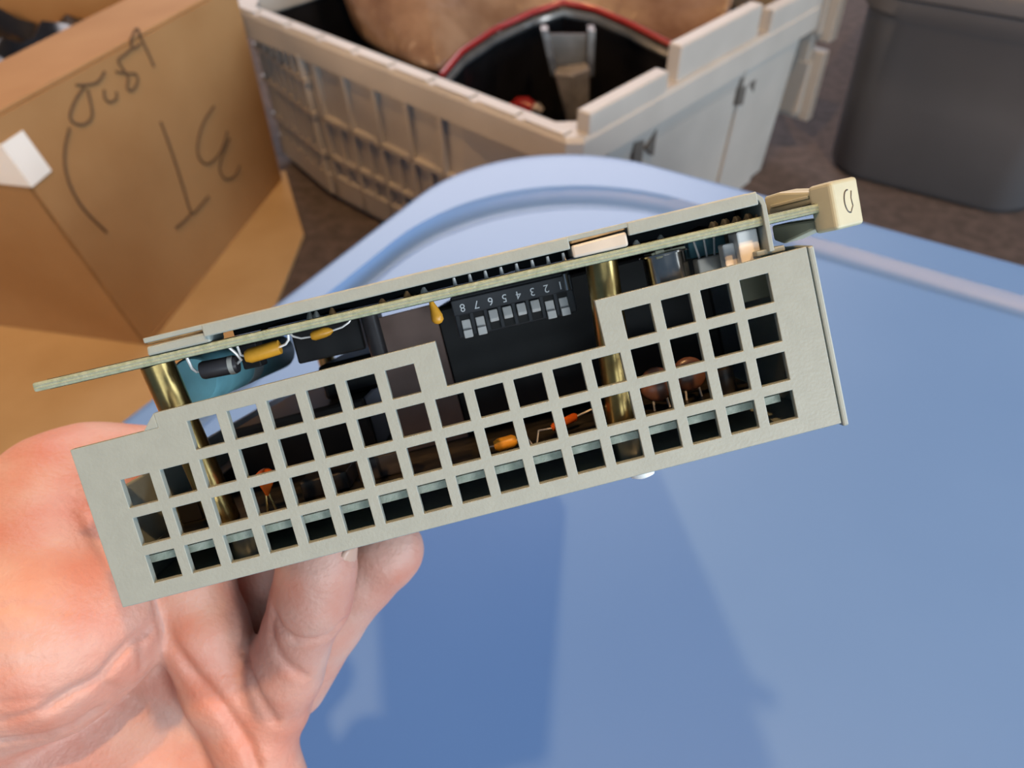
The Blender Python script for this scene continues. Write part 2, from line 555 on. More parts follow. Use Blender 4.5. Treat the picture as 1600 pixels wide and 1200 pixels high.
mb.loft([[tuple(a + Vector((-0.02, 0, 0))), tuple(a + Vector((0.022, 0, 0))), tuple(a + Vector((0.022, 0.004, 0))), tuple(a + Vector((-0.02, 0.004, 0)))],
         [tuple(b + Vector((-0.026, 0, 0))), tuple(b + Vector((0.028, 0, 0))), tuple(b + Vector((0.028, 0.004, 0))), tuple(b + Vector((-0.026, 0.004, 0)))]], True, True)
mb.build('back_plate', M['dimplastic'], br)

rp = at_z(818, 168, 0.13)
rk = empty('red_plug', rp)
tag(rk, 'small red plug lying among dark junk in the crate', 'plug')
mb = MB()
mb.tube([(-0.016, 0.004, -0.003), (-0.005, 0.002, 0.001), (0.003, 0.0, 0.002), (0.011, -0.002, 0.0)], [0.006, 0.011, 0.011, 0.009], 14)
mb.build('shell', M['red'], rk, smooth=True)
mb = MB()
mb.tube([(0.010, -0.002, 0.0), (0.017, -0.003, 0.001), (0.022, -0.004, -0.003)], [0.006, 0.007, 0.005], 12)
mb.build('collar', M['chrome'], rk, smooth=True)

sh = empty('smoky_tray', at_z(770, 105, 0.13))
tag(sh, 'smoky grey plastic tray edge left of the chrome bracket', 'tray')
mb = MB()
mb.loft([[(-0.075, -0.02, -0.03), (0.06, 0.0, -0.04), (0.065, 0.07, -0.04), (-0.07, 0.06, -0.03)],
         [(-0.085, -0.028, 0.03), (0.07, -0.01, 0.0), (0.075, 0.08, 0.01), (-0.08, 0.07, 0.035)],
         [(-0.079, -0.022, 0.03), (0.064, -0.004, 0.0), (0.069, 0.074, 0.01), (-0.074, 0.064, 0.035)],
         [(-0.070, -0.016, -0.024), (0.056, 0.004, -0.034), (0.06, 0.066, -0.034), (-0.066, 0.056, -0.024)]], True, True)
mb.build('shell', M['dimplastic'], sh, bevel=0.002)
mb = MB()
mb.tube([(-0.080, -0.025, 0.034), (0.067, -0.007, 0.004)], 0.004, 8)
mb.build('lip', M['dimplastic'], sh, smooth=True)

# ------------------------------------------------------------------ dark grey tote on the right
near = Vector((0.640, 0.900, 0))
left = Vector((0.435, 1.025, 0))
fdir = (left - near).normalized()
TR = empty('grey_tote', near, (0, 0, math.atan2(fdir.y, fdir.x)))
tag(TR, 'dark grey rounded plastic tote at the right edge', 'storage tote')
# local x runs along the visible end toward the crate, local -y goes back into the room
mb = MB()
L_, D_ = 0.240, 0.46
prof = [(0.014, 0.0), (0.004, 0.004), (0.0, 0.012), (-0.004, 0.12), (-0.008, 0.215), (-0.014, 0.222), (-0.015, 0.240)]
mb.loft([rrect(-0.025 + a, L_ - a, -D_ + a, 0.0 - a, 0.055 - a * 0.3, z, 10) for a, z in prof] +
        [rrect(-0.025 - 0.010, L_ + 0.010, -D_ - 0.010, 0.010, 0.06, 0.240, 10)], close0=True, close1=True)
mb.build('body', M['tote_grey'], TR, smooth=True)
mb = MB()
mb.loft([rrect(-0.025 - a, L_ + a, -D_ - a, a, 0.065, z, 10) for a, z in ((0.014, 0.241), (0.018, 0.243), (0.018, 0.258), (0.015, 0.262), (0.0, 0.262), (-0.01, 0.268))], True, True)
mb.build('lid', M['tote_grey'], TR, smooth=True)

# ------------------------------------------------------------------ cardboard sheet and box
mb = MB()
zt = 0.004
cs = [(-0.262, 0.86), (-0.318, 1.02), (-0.95, 1.10), (-0.98, 0.25), (-0.33, 0.30), (-0.27, 0.60)]
mb.prism(cs, 'z', 0.0, zt)
ob = mb.build('cardboard_sheet', M['card_sheet'])
tag(ob, 'flat tan cardboard sheet on the floor under the box', 'cardboard')

BX = empty('cardboard_box', (-0.386, 0.645, zt))
tag(BX, 'open brown cardboard box with marker writing beside the crate', 'cardboard box')
eyb = Vector((0.19, 0.98, 0)).normalized()
exb = Vector((-0.98, 0.19, 0)).normalized()
BH = 0.25
lean = Vector((-0.058, -0.004, 0))
LB, WB = 0.358, 0.42


def bp(x, y, z):
    """x away to the left, y back along the written face, z up (box leans a little)"""
    return exb * x + eyb * y + lean * (z / BH) * (1 - 0.9 * y / LB) + Vector((0, 0, z))


def slab(name, a, b, c, d, th, m, parent):
    """a quad panel with thickness along its normal"""
    a, b, c, d = [Vector(p) for p in (a, b, c, d)]
    nrm = (b - a).cross(d - a).normalized() * th
    mb = MB()
    mb.add([tuple(p) for p in (a, b, c, d)] + [tuple(p + nrm) for p in (a, b, c, d)],
           [(0, 3, 2, 1), (4, 5, 6, 7), (0, 1, 5, 4), (1, 2, 6, 5), (2, 3, 7, 6), (3, 0, 4, 7)])
    return mb.build(name, m, parent, bevel=0.0015)


TH = 0.005
mb = MB()                                     # written face, slightly twisted
NG = 14
for xo in (0.0, TH):
    vs = [tuple(bp(xo, LB * i / NG, BH * j / NG)) for i in range(NG + 1) for j in range(NG + 1)]
    mb.add(vs, [(i * (NG + 1) + j, (i + 1) * (NG + 1) + j, (i + 1) * (NG + 1) + j + 1, i * (NG + 1) + j + 1) for i in range(NG) for j in range(NG)])
O2 = (NG + 1) ** 2
edge = [i * (NG + 1) for i in range(NG + 1)] + [NG * (NG + 1) + j for j in range(1, NG + 1)] + [i * (NG + 1) + NG for i in range(NG - 1, -1, -1)] + [j for j in range(NG - 1, 0, -1)]
mb.f += [(edge[i], edge[(i + 1) % len(edge)], O2 + edge[(i + 1) % len(edge)], O2 + edge[i]) for i in range(len(edge))]
mb.build('side_panel', M['card'], BX)
slab('side_panel', bp(0.0, 0, 0), bp(WB, 0, 0), bp(WB, 0, BH), bp(0.0, 0, BH), TH, M['card'], BX)
slab('side_panel', bp(0.0, LB, 0), bp(0.0, LB, BH), bp(WB, LB, BH), bp(WB, LB, 0), TH, M['card'], BX)
slab('side_panel', bp(WB, 0, 0), bp(WB, LB, 0), bp(WB, LB, BH), bp(WB, 0, BH), TH, M['card'], BX)
slab('bottom_panel', bp(0, 0, 0), bp(0, LB, 0), bp(WB, LB, 0), bp(WB, 0, 0), TH, M['card'], BX)
slab('flap', bp(0.002, 0.004, BH), bp(0.002, LB - 0.004, BH), bp(0.118, LB - 0.008, BH - 0.014), bp(0.118, 0.008, BH - 0.014), 0.004, M['card'], BX)
# paper label folded round the near upright edge
def face_pt(px, py, off=0.0006):
    p0 = Vector(BX.location)
    d = ray(px, py)
    # the face is slightly twisted: solve for (y, z) on it
    y, z = LB / 2, BH / 2
    for _ in range(12):
        f0 = bp(0, y, z)
        n = (bp(0, y + 0.01, z) - f0).cross(bp(0, y, z + 0.01) - f0).normalized()
        q = on_plane(px, py, p0 + f0, n) - p0
        rel = q - f0
        ty, tz = (bp(0, y + 0.01, z) - f0) / 0.01, (bp(0, y, z + 0.01) - f0) / 0.01
        a11, a12, a22 = ty.dot(ty), ty.dot(tz), tz.dot(tz)
        b1, b2 = rel.dot(ty), rel.dot(tz)
        det = a11 * a22 - a12 * a12
        y += (b1 * a22 - b2 * a12) / det
        z += (b2 * a11 - b1 * a12) / det
    if n.dot(d) > 0:
        n = -n
    return bp(0, y, z) + n * off


def quad_slab(name, pts, m, parent):
    mb = MB()
    k = len(pts)
    n = (Vector(pts[1]) - Vector(pts[0])).cross(Vector(pts[-1]) - Vector(pts[0])).normalized() * 0.0006
    a = [tuple(Vector(p) + n) for p in pts]
    b = [tuple(Vector(p) - n) for p in pts]
    mb.add(a + b, [tuple(range(k)), tuple(range(k, 2 * k))[::-1]] + [(i, k + i, k + (i + 1) % k, (i + 1) % k) for i in range(k)])
    return mb.build(name, m, parent)


lab = quad_slab('paper_label', [bp(-0.001, -0.001, 0.232), bp(-0.001, 0.024, 0.233), bp(-0.001, 0.025, 0.193), bp(-0.001, -0.001, 0.191)], M['paper'], BX)
quad_slab('label_fold', [bp(-0.001, -0.0008, 0.232), bp(0.045, -0.0008, 0.232), bp(0.045, -0.0008, 0.191), bp(-0.001, -0.0008, 0.191)], M['paper'], lab)
BG = empty('dark_fill', Vector(BX.location) + bp(0.27, LB / 2, 0.02))  # added dark mass so the inside of the box looks shaded
tag(BG, 'added dark filler standing for shade inside the open cardboard box', 'filler')
mb = MB()
random.seed(5)
nb, vs, fs = 18, [], []
for top_ in (0, 1):
    for i in range(nb + 1):
        for j in range(nb + 1):
            q = bp(0.012 + (WB - 0.028) * i / nb, 0.012 + (LB - 0.026) * j / nb, 0.010 if not top_ else 0.20) - bp(0.27, LB / 2, 0.02)
            z = (random.uniform(-0.012, 0.012) + 0.02 * math.sin(i * 0.9) * math.cos(j * 0.8)) if top_ else 0
            vs.append((q.x, q.y, q.z + z))
nn = (nb + 1) ** 2
for t_ in (0, nn):
    fs += [(t_ + i * (nb + 1) + j, t_ + (i + 1) * (nb + 1) + j, t_ + (i + 1) * (nb + 1) + j + 1, t_ + i * (nb + 1) + j + 1) for i in range(nb) for j in range(nb)]
ed = [i * (nb + 1) for i in range(nb + 1)] + [nb * (nb + 1) + j for j in range(1, nb + 1)] + [i * (nb + 1) + nb for i in range(nb - 1, -1, -1)] + [j for j in range(nb - 1, 0, -1)]
fs += [(ed[i], ed[(i + 1) % len(ed)], nn + ed[(i + 1) % len(ed)], nn + ed[i]) for i in range(len(ed))]
mb.add(vs, fs)
mb.build('fill_body', M['junk'], BG, smooth=True)
mb = MB()
tp = bp(0.27, LB / 2, 0.2) - bp(0.27, LB / 2, 0.02)
mb.tube([tuple(tp + Vector((0, 0, -0.02))), tuple(tp + Vector((0.004, 0.0, 0.012))), tuple(tp + Vector((0.016, 0.006, 0.022)))], [0.02, 0.008, 0.018], 12)
mb.build('fill_knot', M['junk'], BG, smooth=True)
strokes = [
    [(131, 136), (118, 155), (109, 178), (113, 191), (128, 195), (141, 186), (143, 172), (136, 140)],
    [(118, 133), (140, 132), (153, 127), (163, 112)],
    [(162, 140), (163, 153), (171, 160), (181, 154), (181, 143)],
    [(180, 112), (196, 115), (211, 116), (214, 128), (206, 141), (198, 138), (199, 120), (190, 106), (184, 94), (196, 84), (206, 74)],
    [(204, 62), (208, 52), (214, 45), (221, 62), (231, 84), (240, 104)],
    [(204, 62), (207, 76), (219, 68)],
    [(108, 200), (101, 230), (101, 262), (111, 295), (131, 328), (166, 363)],
    [(250, 190), (262, 222), (275, 260), (287, 298), (299, 333), (312, 322), (325, 307)],
    [(299, 333), (288, 345), (274, 356)],
    [(334, 166), (318, 190), (309, 218), (309, 243), (321, 256), (336, 248), (348, 228), (354, 205)],
    [(358, 216), (346, 246), (343, 266), (352, 280), (366, 275), (374, 258)],
]
for st in strokes:
    pts = [face_pt(*p) for p in st]
    # resample smoothly
    sm = []
    for i in range(len(pts) - 1):
        p0, p1, p2, p3 = pts[max(i - 1, 0)], pts[i], pts[i + 1], pts[min(i + 2, len(pts) - 1)]
        for k in range(4):
            t = k / 4
            sm.append(0.5 * ((2 * p1) + (p2 - p0) * t + (2 * p0 - 5 * p1 + 4 * p2 - p3) * t * t + (3 * p1 - p0 - 3 * p2 + p3) * t ** 3))
    sm.append(pts[-1])
    mb = MB()
    mb.tube([tuple(p) for p in sm], 0.0014, 6)
    mb.build('marker_stroke', M['ink'], BX)

# ------------------------------------------------------------------ the circuit module
K = 0.001
Rm = np.array([[0.96879, -0.2448677, -0.03854525], [0.24782139, 0.96023199, 0.12860433], [0.00552133, -0.13414293, 0.99094661]])
Tm = np.array([-0.00853075, -0.0072086, 0.12629826])


def cam2world_vec(c):
    return Vector((c[0], c[2] * cp_ + c[1] * sp_, c[1] * cp_ - c[2] * sp_))


u_w, v_w, w_w = [cam2world_vec(Rm[:, i]) for i in range(3)]
org = cam2world_vec(Tm) + Vector((0, 0, CAMZ))
DEV = empty('circuit_module', org)
DEV.matrix_world = Matrix(((u_w.x, w_w.x, v_w.x, org.x), (u_w.y, w_w.y, v_w.y, org.y), (u_w.z, w_w.z, v_w.z, org.z), (0, 0, 0, 1)))
tag(DEV, 'grey metal circuit module with a square-hole grille and two stacked boards', 'circuit module')
DEPTH = 150.0
P_ = 6.35
HW = 2.32

# front grille: one sheet with the square openings cut out
holes = []
for r in range(4):
    for c in range(17):
        if r == 3 and not (2 <= c <= 7 or 13 <= c <= 16):
            continue
        holes.append(((c - 8) * P_, (r - 1.5) * P_))
xs = sorted({-59.1, -47.5, -45.0, 0.1, 25.7, 59.8} | {round(h[0] + d, 3) for h in holes for d in (-HW, HW)})
zs = sorted({-14.5, 12.05, 14.4, 7.1} | {round(h[1] + d, 3) for h in holes for d in (-HW, HW)})


def solid(x, z):
    if z > 12.05 and x < -45.0:
        return False
    if z > 7.1 and 0.1 < x < 25.7:
        return False
    for h in holes:
        if abs(x - h[0]) < HW and abs(z - h[1]) < HW:
            return False
    return True


mb = MB(K)
nx, nz = len(xs) - 1, len(zs) - 1
occ = [[solid((xs[i] + xs[i + 1]) / 2, (zs[j] + zs[j + 1]) / 2) for j in range(nz)] for i in range(nx)]
T0, T1 = 0.0, 1.4
idx = {}
vs, fs = [], []


def vid(i, j, b):
    key = (i, j, b)
    if key not in idx:
        idx[key] = len(vs)
        vs.append((xs[i], T1 if b else T0, zs[j]))
    return idx[key]


for i in range(nx):
    for j in range(nz):
        if not occ[i][j]:
            continue
        fs.append((vid(i, j, 0), vid(i + 1, j, 0), vid(i + 1, j + 1, 0), vid(i, j + 1, 0)))
        fs.append((vid(i, j, 1), vid(i, j + 1, 1), vid(i + 1, j + 1, 1), vid(i + 1, j, 1)))
        for di, dj, a, b in ((-1, 0, (i, j + 1), (i, j)), (1, 0, (i + 1, j), (i + 1, j + 1)), (0, -1, (i, j), (i + 1, j)), (0, 1, (i + 1, j + 1), (i, j + 1))):
            ii, jj = i + di, j + dj
            if 0 <= ii < nx and 0 <= jj < nz and occ[ii][jj]:
                continue
            fs.append((vid(*a, 0), vid(*a, 1), vid(*b, 1), vid(*b, 0)))
mb.add(vs, fs)
mb.prism([(-47.3, 12.05), (-45.0, 12.05), (-45.0, 14.4)], 'y', T0, T1)
mb.build('front_grille', M['plate'], DEV, bevel=0.00022, seg=2)

mb = MB(K)
mb.box(-59.0, 60.0, 1.4, DEPTH, -15.0, -14.0)
mb.build('base_plate', M['plate'], DEV, bevel=0.0003)
mb = MB(K)
mb.prism([(0.2, -15.2), (0.2, 14.3), (6, 14.6), (DEPTH, 14.6), (DEPTH, -15.2)], 'x', 60.1, 61.1)
mb.build('end_panel', M['plate'], DEV, bevel=0.0003)
mb = MB(K)
mb.tube([(27.4, 4.5, -15.0), (27.4, 4.5, -15.9), (27.4, 4.5, -16.3)], [2.2, 2.0, 1.0], 16)
mb.build('screw_head', M['white'], DEV, smooth=True)
mb = MB(K)
mb.tube([(-50.0, 90, -15.0), (-50.0, 90, -15.9), (-50.0, 90, -16.3)], [2.2, 2.0, 1.0], 16)
mb.build('screw_head', M['white'], DEV, smooth=True)

mb = MB(K)
mb.box(-59.0, -58.0, 1.4, DEPTH, -14.0, 3.0)
mb.build('end_panel', M['plate'], DEV, bevel=0.0003)

# lower board on steel spacers
LBo = MB(K).box(-57.0, 52.0, 3.0, DEPTH - 4, -9.3, -8.0).build('lower_circuit_board', M['pcb_low'], DEV, bevel=0.0001)
mb = MB(K)
mb.box(-56.6, 51.6, 3.6, DEPTH - 5, -8.02, -7.92)
mb.build('copper_side', M['pcb_face'], LBo)
for (x, y) in ((-41.5, 12.0), (27.2, 12.0), (-45, 135), (40, 135)):
    mb = MB(K)
    mb.tube([(x, y, -14.0), (x, y, -9.3)], 2.9, 24)
    mb.build('steel_spacer', M['steel'], DEV, smooth=True)

# brass posts between the boards
for (xt, xb_, yt, yb) in ((-46.7, -44.9, 11.0, 14.0), (29.9, 27.4, 12.0, 13.0), (-46, -45, 136, 136), (45, 44, 136, 136)):
    zt_ = 20.5 - 0.0244 * xt
    mb = MB(K)
    mb.tube([(xb_, yb, -7.95), (xt, yt, zt_)], 2.75, 32)
    mb.build('brass_post', M['brass'], DEV, smooth=True)

# upper board frame (tilts 1.4 degrees)
TILT = math.radians(1.4)


def bfr(o):
    o.location = (0, 0, 20.5 * K)
    o.rotation_euler = (0, TILT, 0)
    return o


UB = bfr(MB(K).box(-62.2, 65.0, 1.2, DEPTH - 2, 0.0, 1.45).build('upper_circuit_board', M['pcb'], DEV, bevel=0.0003))
mb = MB(K)
mb.box(-60, 63, 1.8, DEPTH - 3, 1.45, 1.53)
mb.build('solder_side', M['pcb_face'], UB)
mb = MB(K)
mb.box(-60, 63, 1.8, DEPTH - 3, -0.08, 0.0)
mb.build('component_side', M['pcb_face'], UB)
mb = MB(K)
for t in (0.42, 0.88):
    mb.box(-62.0, 64.8, 1.14, 1.3, t - 0.035, t + 0.035)
mb.build('laminate_line', M['plate'], UB)


def lead(path, r, m='solder', parent=None, name='lead'):
    mb = MB(K)
    mb.tube(path, r, 8)
    return mb.build(name, M[m], parent or UB, smooth=True)


# solder joints along the near edge of the upper board
random.seed(9)
for i in range(8):
    a = 5.2 + i * 2.53
    mb = MB(K)
    mb.tube([(a, 3.2, 1.45), (a, 3.2, 1.75), (a, 3.2, 2.4), (a, 3.2, 2.8)], [0.5, 0.32, 0.28, 0.22], 10)
    mb.build('solder_pin', M['solder'], UB, smooth=True)
for i in range(9):
    a = 47.0 + i * 0.95
    mb = MB(K)
    mb.tube([(a, 3.4 + (i % 2) * 1.6, 1.45), (a + 0.1, 3.4 + (i % 2) * 1.6, 1.9), (a, 3.4 + (i % 2) * 1.6, 2.35)], [0.62, 0.5, 0.2], 8)
    mb.build('solder_joint', M['copper'], UB, smooth=True)
for i in range(16):
    a = random.choice([random.uniform(-30, 2), random.uniform(34, 46)])
    y = random.uniform(4, 14)
    mb = MB(K)
    h = random.uniform(0.6, 1.3)
    mb.tube([(a, y, 1.45), (a, y, 1.45 + h * 0.5), (a + 0.1, y, 1.45 + h)], [0.7, 0.5, 0.2], 8)
    mb.build('solder_joint', M['solder'] if i % 3 else M['copper'], UB, smooth=True)

# top cover: tray with a turned-down lip, two deeper feet and a rounded end
TC = bfr(empty('top_cover', (0, 0, 0)))
TC.parent = DEV
mb = MB(K)
# the sheet itself, seen along its edge: slopes slightly less than the board
def cz(a):
    return 4.35 + (a + 43.3) / 97.0 * 1.05


prof = [(-43.4, 0.0), (-20, 0.0), (10, 0.0), (30, 0.0), (52.2, 0.0)]
topl = [(a, cz(a)) for a, _ in prof] + [(53.9, cz(54) - 0.35), (54.8, cz(54) - 1.2), (55.1, cz(54) - 2.4), (55.1, -4.2)]
inn = [(54.3, -4.2), (54.3, cz(54) - 2.3), (54.0, cz(54) - 1.5), (53.4, cz(54) - 1.05), (52.2, cz(54) - 0.8)] + [(a, cz(a) - 0.8) for a, _ in reversed(prof[:-1])]
mb.prism(topl + inn, 'y', 0.4, DEPTH - 6)
mb.build('tray', M['plate'], TC, bevel=0.00015)
# front lip between the feet
for a0, a1, h in ((-34.2, 23.9, 2.0), (33.2, 53.9, 2.1)):
    mb = MB(K)
    mb.prism([(a0, cz(a0) - h), (a1, cz(a1) - h), (a1, cz(a1) - 0.05), (a0, cz(a0) - 0.05)], 'y', 0.3, 1.3)
    mb.build('lip', M['plate'], TC, bevel=0.0002)
# deeper feet that reach the board
mb = MB(K)
mb.prism([(-43.6, 1.55), (-33.6, 1.55), (-33.6, 3.2), (-43.4, 3.0)], 'y', 0.9, 8)
mb.build('foot', M['plate'], TC, bevel=0.0003)
mb = MB(K)
mb.prism([(24.1, 1.6), (33.0, 1.55), (33.0, 3.9), (24.1, 3.6)], 'y', 0.9, 7)
mb.build('foot', M['offwhite'], TC, bevel=0.0004)
mb = MB(K)
mb.prism([(24.0, 3.8), (33.2, 4.1), (33.2, cz(33) - 0.1), (24.0, cz(24) - 0.1)], 'y', 1.0, 3)
mb.build('worn_edge', M['plate_worn'], TC, bevel=0.0004)
mb = MB(K)
mb.prism([(-43.5, 3.2), (-34.2, 3.3), (-34.2, cz(-34) - 0.1), (-43.5, cz(-43) - 0.1)], 'y', 1.0, 3)
mb.build('worn_edge', M['plate_worn'], TC, bevel=0.0004)
# added dark filler, darkens the gap between cover and solder side like shade
mb = MB(K)
random.seed(21)
lowp = []
a = -32.5
while a < 53:
    lowp.append((a, 1.6 + random.uniform(0, 0.12) + (0.5 if random.random() < 0.12 else 0)))
    a += random.uniform(1.2, 3.2)
mb.prism([(-32.5, cz(-32) - 0.9), ] + lowp + [(53.0, cz(53) - 0.9)], 'y', 9.5, DEPTH - 8)
mb.build('dark_gap_fill', M['black'], TC)
# turned-in tab at the end of the cover
mb = MB(K)
mb.box(52.6, 57.2, 1.5, 9, -4.6, -3.7)
mb.build('tab', M['plate'], TC, bevel=0.0002)

# eight-way switch hanging under the upper board
DS = bfr(MB(K).box(3.2, 25.0, 18.8, 29, -7.8, -0.3).build('dip_switch', M['dip'], DEV, bevel=0.0003))
DW = 18.0
mb = MB(K)
mb.box(3.2, 25.0, DW, 18.9, -3.75, -0.9)
mb.build('number_band', M['dip'], DS, bevel=0.0002)
state = {8: 0, 7: 0, 6: 1, 5: 1, 4: 1, 3: 1, 2: 0, 1: 0}
fnt = None
for n_ in range(8, 0, -1):
    a = 5.05 + (8 - n_) * 2.54
    mb = MB(K)
    mb.box(a - 0.95, a + 0.95, 18.72, 18.9, -7.5, -3.85)
    mb.build('slot_shade', M['slot_shade'], DS)  # darker inset paints the shade inside each slot
    mb = MB(K)
    if state[n_]:
        mb.prism([(DW - 0.1, -4.0), (DW - 0.9, -5.6), (DW - 0.4, -6.1), (19.0, -6.1), (19.0, -4.0)], 'x', a - 0.78, a + 0.78)
    else:
        mb.prism([(18.5, -4.7), (DW + 0.1, -6.4), (DW - 0.5, -6.5), (DW - 0.5, -7.9), (19.0, -7.9), (19.0, -4.7)], 'x', a - 0.78, a + 0.78)
    mb.build('slider', M['white'], DS, bevel=0.00012)
    mb = MB(K)
    mb.box(a + 1.0, a + 1.54, DW + 0.2, 18.9, -7.4, -3.75)
    if n_ > 1:
        mb.build('divider', M['dip'], DS)
    # numeral, upside down because the board hangs component side down
    cu = bpy.data.curves.new('numeral', 'FONT')
    cu.body = str(n_)
    cu.size = 2.0 * K
    cu.extrude = 0.00003
    cu.align_x = 'CENTER'
    cu.align_y = 'CENTER'
    tmp = bpy.data.objects.new('numeral_tmp', cu)
    COL.objects.link(tmp)
    dg = bpy.context.evaluated_depsgraph_get()
    me = bpy.data.meshes.new_from_object(tmp.evaluated_get(dg))
    bpy.data.objects.remove(tmp)
    me.materials.clear()
    me.materials.append(M['print'])
    o = bpy.data.objects.new('numeral', me)
    COL.objects.link(o)
    o.parent = DS
    o.location = (a * K, (DW - 0.03) * K, -2.45 * K)
    o.rotation_euler = (math.pi / 2, math.pi, 0)
mb = MB(K)
mb.tube([(24.0, DW - 0.05, -0.7), (24.0, DW - 0.05, -3.6)], 0.5, 10)
mb.build('end_clip', M['steel'], DS)

# components below the upper board
def component(name, mbx, m, parent=None, **kw):
    return bfr(mbx.build(name, M[m], parent or DEV, **kw))


mb = MB(K); mb.tube([(-38.4, 7.0, -2.7), (-38.0, 7.0, -2.7), (-32.8, 7.0, -2.9), (-32.4, 7.0, -2.9)], [1.35, 1.5, 1.5, 1.35], 20)
c = component('diode', mb, 'diode', smooth=True)
mb = MB(K); mb.tube([(-33.7, 7.0, -2.88), (-32.9, 7.0, -2.9)], 1.56, 20); mb.build('band', M['offwhite'], c, smooth=True)
lead([(-38.2, 7, -2.7), (-39.2, 7, -2.7), (-39.7, 6.8, -2.0), (-40.0, 6.6, 0.0)], 0.25, parent=c)
lead([(-32.6, 7, -2.9), (-31.6, 6.6, -2.4), (-31.9, 6.0, -1.2), (-32.6, 5.6, 0.0)], 0.25, parent=c)
mb = MB(K); mb.tube([(-30.3, 5.2, -2.0), (-29.6, 5.2, -2.05), (-25.2, 5.2, -1.75), (-24.6, 5.2, -1.7)], [0.9, 1.2, 1.2, 1.15], 20)
c = component('film_capacitor', mb, 'yellow', smooth=True)
lead([(-24.7, 5.2, -1.7), (-23.6, 5.2, -1.5), (-22.9, 5.0, -0.9), (-22.7, 4.8, 0.0)], 0.22, parent=c)
lead([(-30.2, 5.2, -2.0), (-31.0, 5.2, -1.6), (-31.2, 5.2, 0.0)], 0.22, parent=c)
mb = MB(K); mb.tube([(-19.9, 8, -1.25), (-19.4, 8, -1.25), (-17.6, 8, -1.1), (-16.8, 8, -1.1), (-16.2, 8, -1.1)], [0.6, 0.85, 0.85, 0.65, 0.2], 16)
c = component('bead_capacitor', mb, 'yellow', smooth=True)
lead([(-16.3, 8, -1.1), (-14.6, 8, -0.9), (-13.4, 8, -0.4), (-13.0, 8, 0)], 0.18, parent=c)
lead([(-19.8, 8, -1.3), (-21.6, 8, -1.2), (-22.8, 8, -0.6), (-23.2, 8, 0)], 0.18, parent=c)
mb = MB(K); mb.tube([(0.55, 8, 0), (0.6, 8, -0.6), (0.8, 8, -1.6), (0.9, 8, -2.6), (0.92, 8, -3.3), (0.9, 8, -3.75), (0.9, 8, -3.95)], [0.35, 0.5, 0.75, 1.0, 1.0, 0.65, 0.1], 18)
component('drop_capacitor', mb, 'yellow', smooth=True)
# long blue capacitor lying toward the back
mb = MB(K); mb.tube([(-44.6, 19, -4.6), (-44.6, 19.6, -4.6), (-44.6, 78, -4.6)], [4.0, 4.4, 4.4], 28)
c = component('blue_capacitor', mb, 'blue_cap', smooth=True)
mb = MB(K); mb.tube([(-44.6, 42, -4.6), (-44.6, 49, -4.6)], 4.45, 28); mb.build('stripe', M['blue_stripe'], c, smooth=True)
mb = MB(K); mb.box(-33.6, -30.4, 13, 17, -4.4, -0.1); component('power_transistor', mb, 'black', bevel=0.0003)
mb = MB(K); mb.box(-27.5, -14.5, 26, 60, -6.2, -0.1); component('relay', mb, 'black', bevel=0.0004)
mb = MB(K); mb.tube([(-12.2, 24, -0.1), (-12.0, 24, -9.5)], 1.6, 14); component('spacer_post', mb, 'diode', smooth=True)
# metal can transistor with its plastic pad
mb = MB(K); mb.tube([(40.6, 12, -0.9), (40.6, 12, -1.2), (40.6, 12, -1.25), (40.6, 12, -6.0), (40.6, 12, -6.4)], [4.3, 4.3, 3.75, 3.75, 3.3], 32)
c = component('can_transistor', mb, 'can', smooth=True)
mb = MB(K); mb.box(37.8, 43.6, 8.6, 15, -0.9, -0.4); mb.box(38.4, 40.0, 8.4, 10, -1.6, -0.2); mb.build('mounting_pad', M['cream'], c, bevel=0.0002)
for dx in (-1.2, 1.2):
    lead([(40.6 + dx, 11, -0.9), (40.6 + dx, 11, 0)], 0.25, parent=c)
mb = MB(K); mb.box(45.2, 49.2, 9, 12.4, -7.2, -3.1); c = component('small_transistor', mb, 'offwhite', bevel=0.0003)
for dx in (0.7, 2.0, 3.3):
    lead([(45.2 + dx, 10, -3.1), (45.2 + dx + (dx - 2) * 0.35, 10, 0)], 0.2, parent=c)
mb = MB(K); mb.box(45.5, 52, 14, 17, -3, -0.1); component('blue_trimmer', mb, 'blue_cap', bevel=0.0003)
mb = MB(K); mb.box(50.6, 54.0, 3.4, 8, -7.5, -0.1); mb.box(48.6, 50.6, 5.2, 8, -6.5, -1.6); component('white_spacer', mb, 'white', bevel=0.0003)

# components on the lower board (z = -8 is its face)
def low(name, mbx, m, **kw):
    return mbx.build(name, M[m], DEV, **kw)


mb = MB(K); mb.tube([(-35.4, 11, -4.8), (-35.2, 11, -3.6), (-34.9, 11, -2.0), (-34.7, 11, -1.0), (-34.7, 11, -0.3), (-34.7, 11, -0.05)], [0.3, 0.8, 1.6, 1.7, 0.9, 0.1], 18)
c = low('tantalum_capacitor', mb, 'orange', smooth=True)
lead([(-35.6, 11, -4.6), (-36.2, 11, -8)], 0.22, 'gold', c)
lead([(-35.1, 11, -4.6), (-34.6, 11, -8)], 0.22, 'gold', c)
mb = MB(K); mb.tube([(4.5, 11, -6.3), (5.2, 11, -6.3), (7.8, 11, -6.2), (8.5, 11, -6.2)], [0.8, 1.15, 1.15, 0.7], 16)
c = low('bead_capacitor', mb, 'yellow', smooth=True)
lead([(8.4, 11, -6.2), (10.2, 11, -5.8), (11, 11, -8)], 0.18, 'solder', c)
lead([(4.6, 11, -6.3), (3.2, 11, -6.2), (2.4, 11, -8)], 0.18, 'solder', c)
mb = MB(K); mb.tube([(15.0, 14, -6.4), (15.5, 14, -6.3), (19.5, 16, -5.8), (20, 16, -5.8)], [0.5, 0.8, 0.8, 0.5], 14)
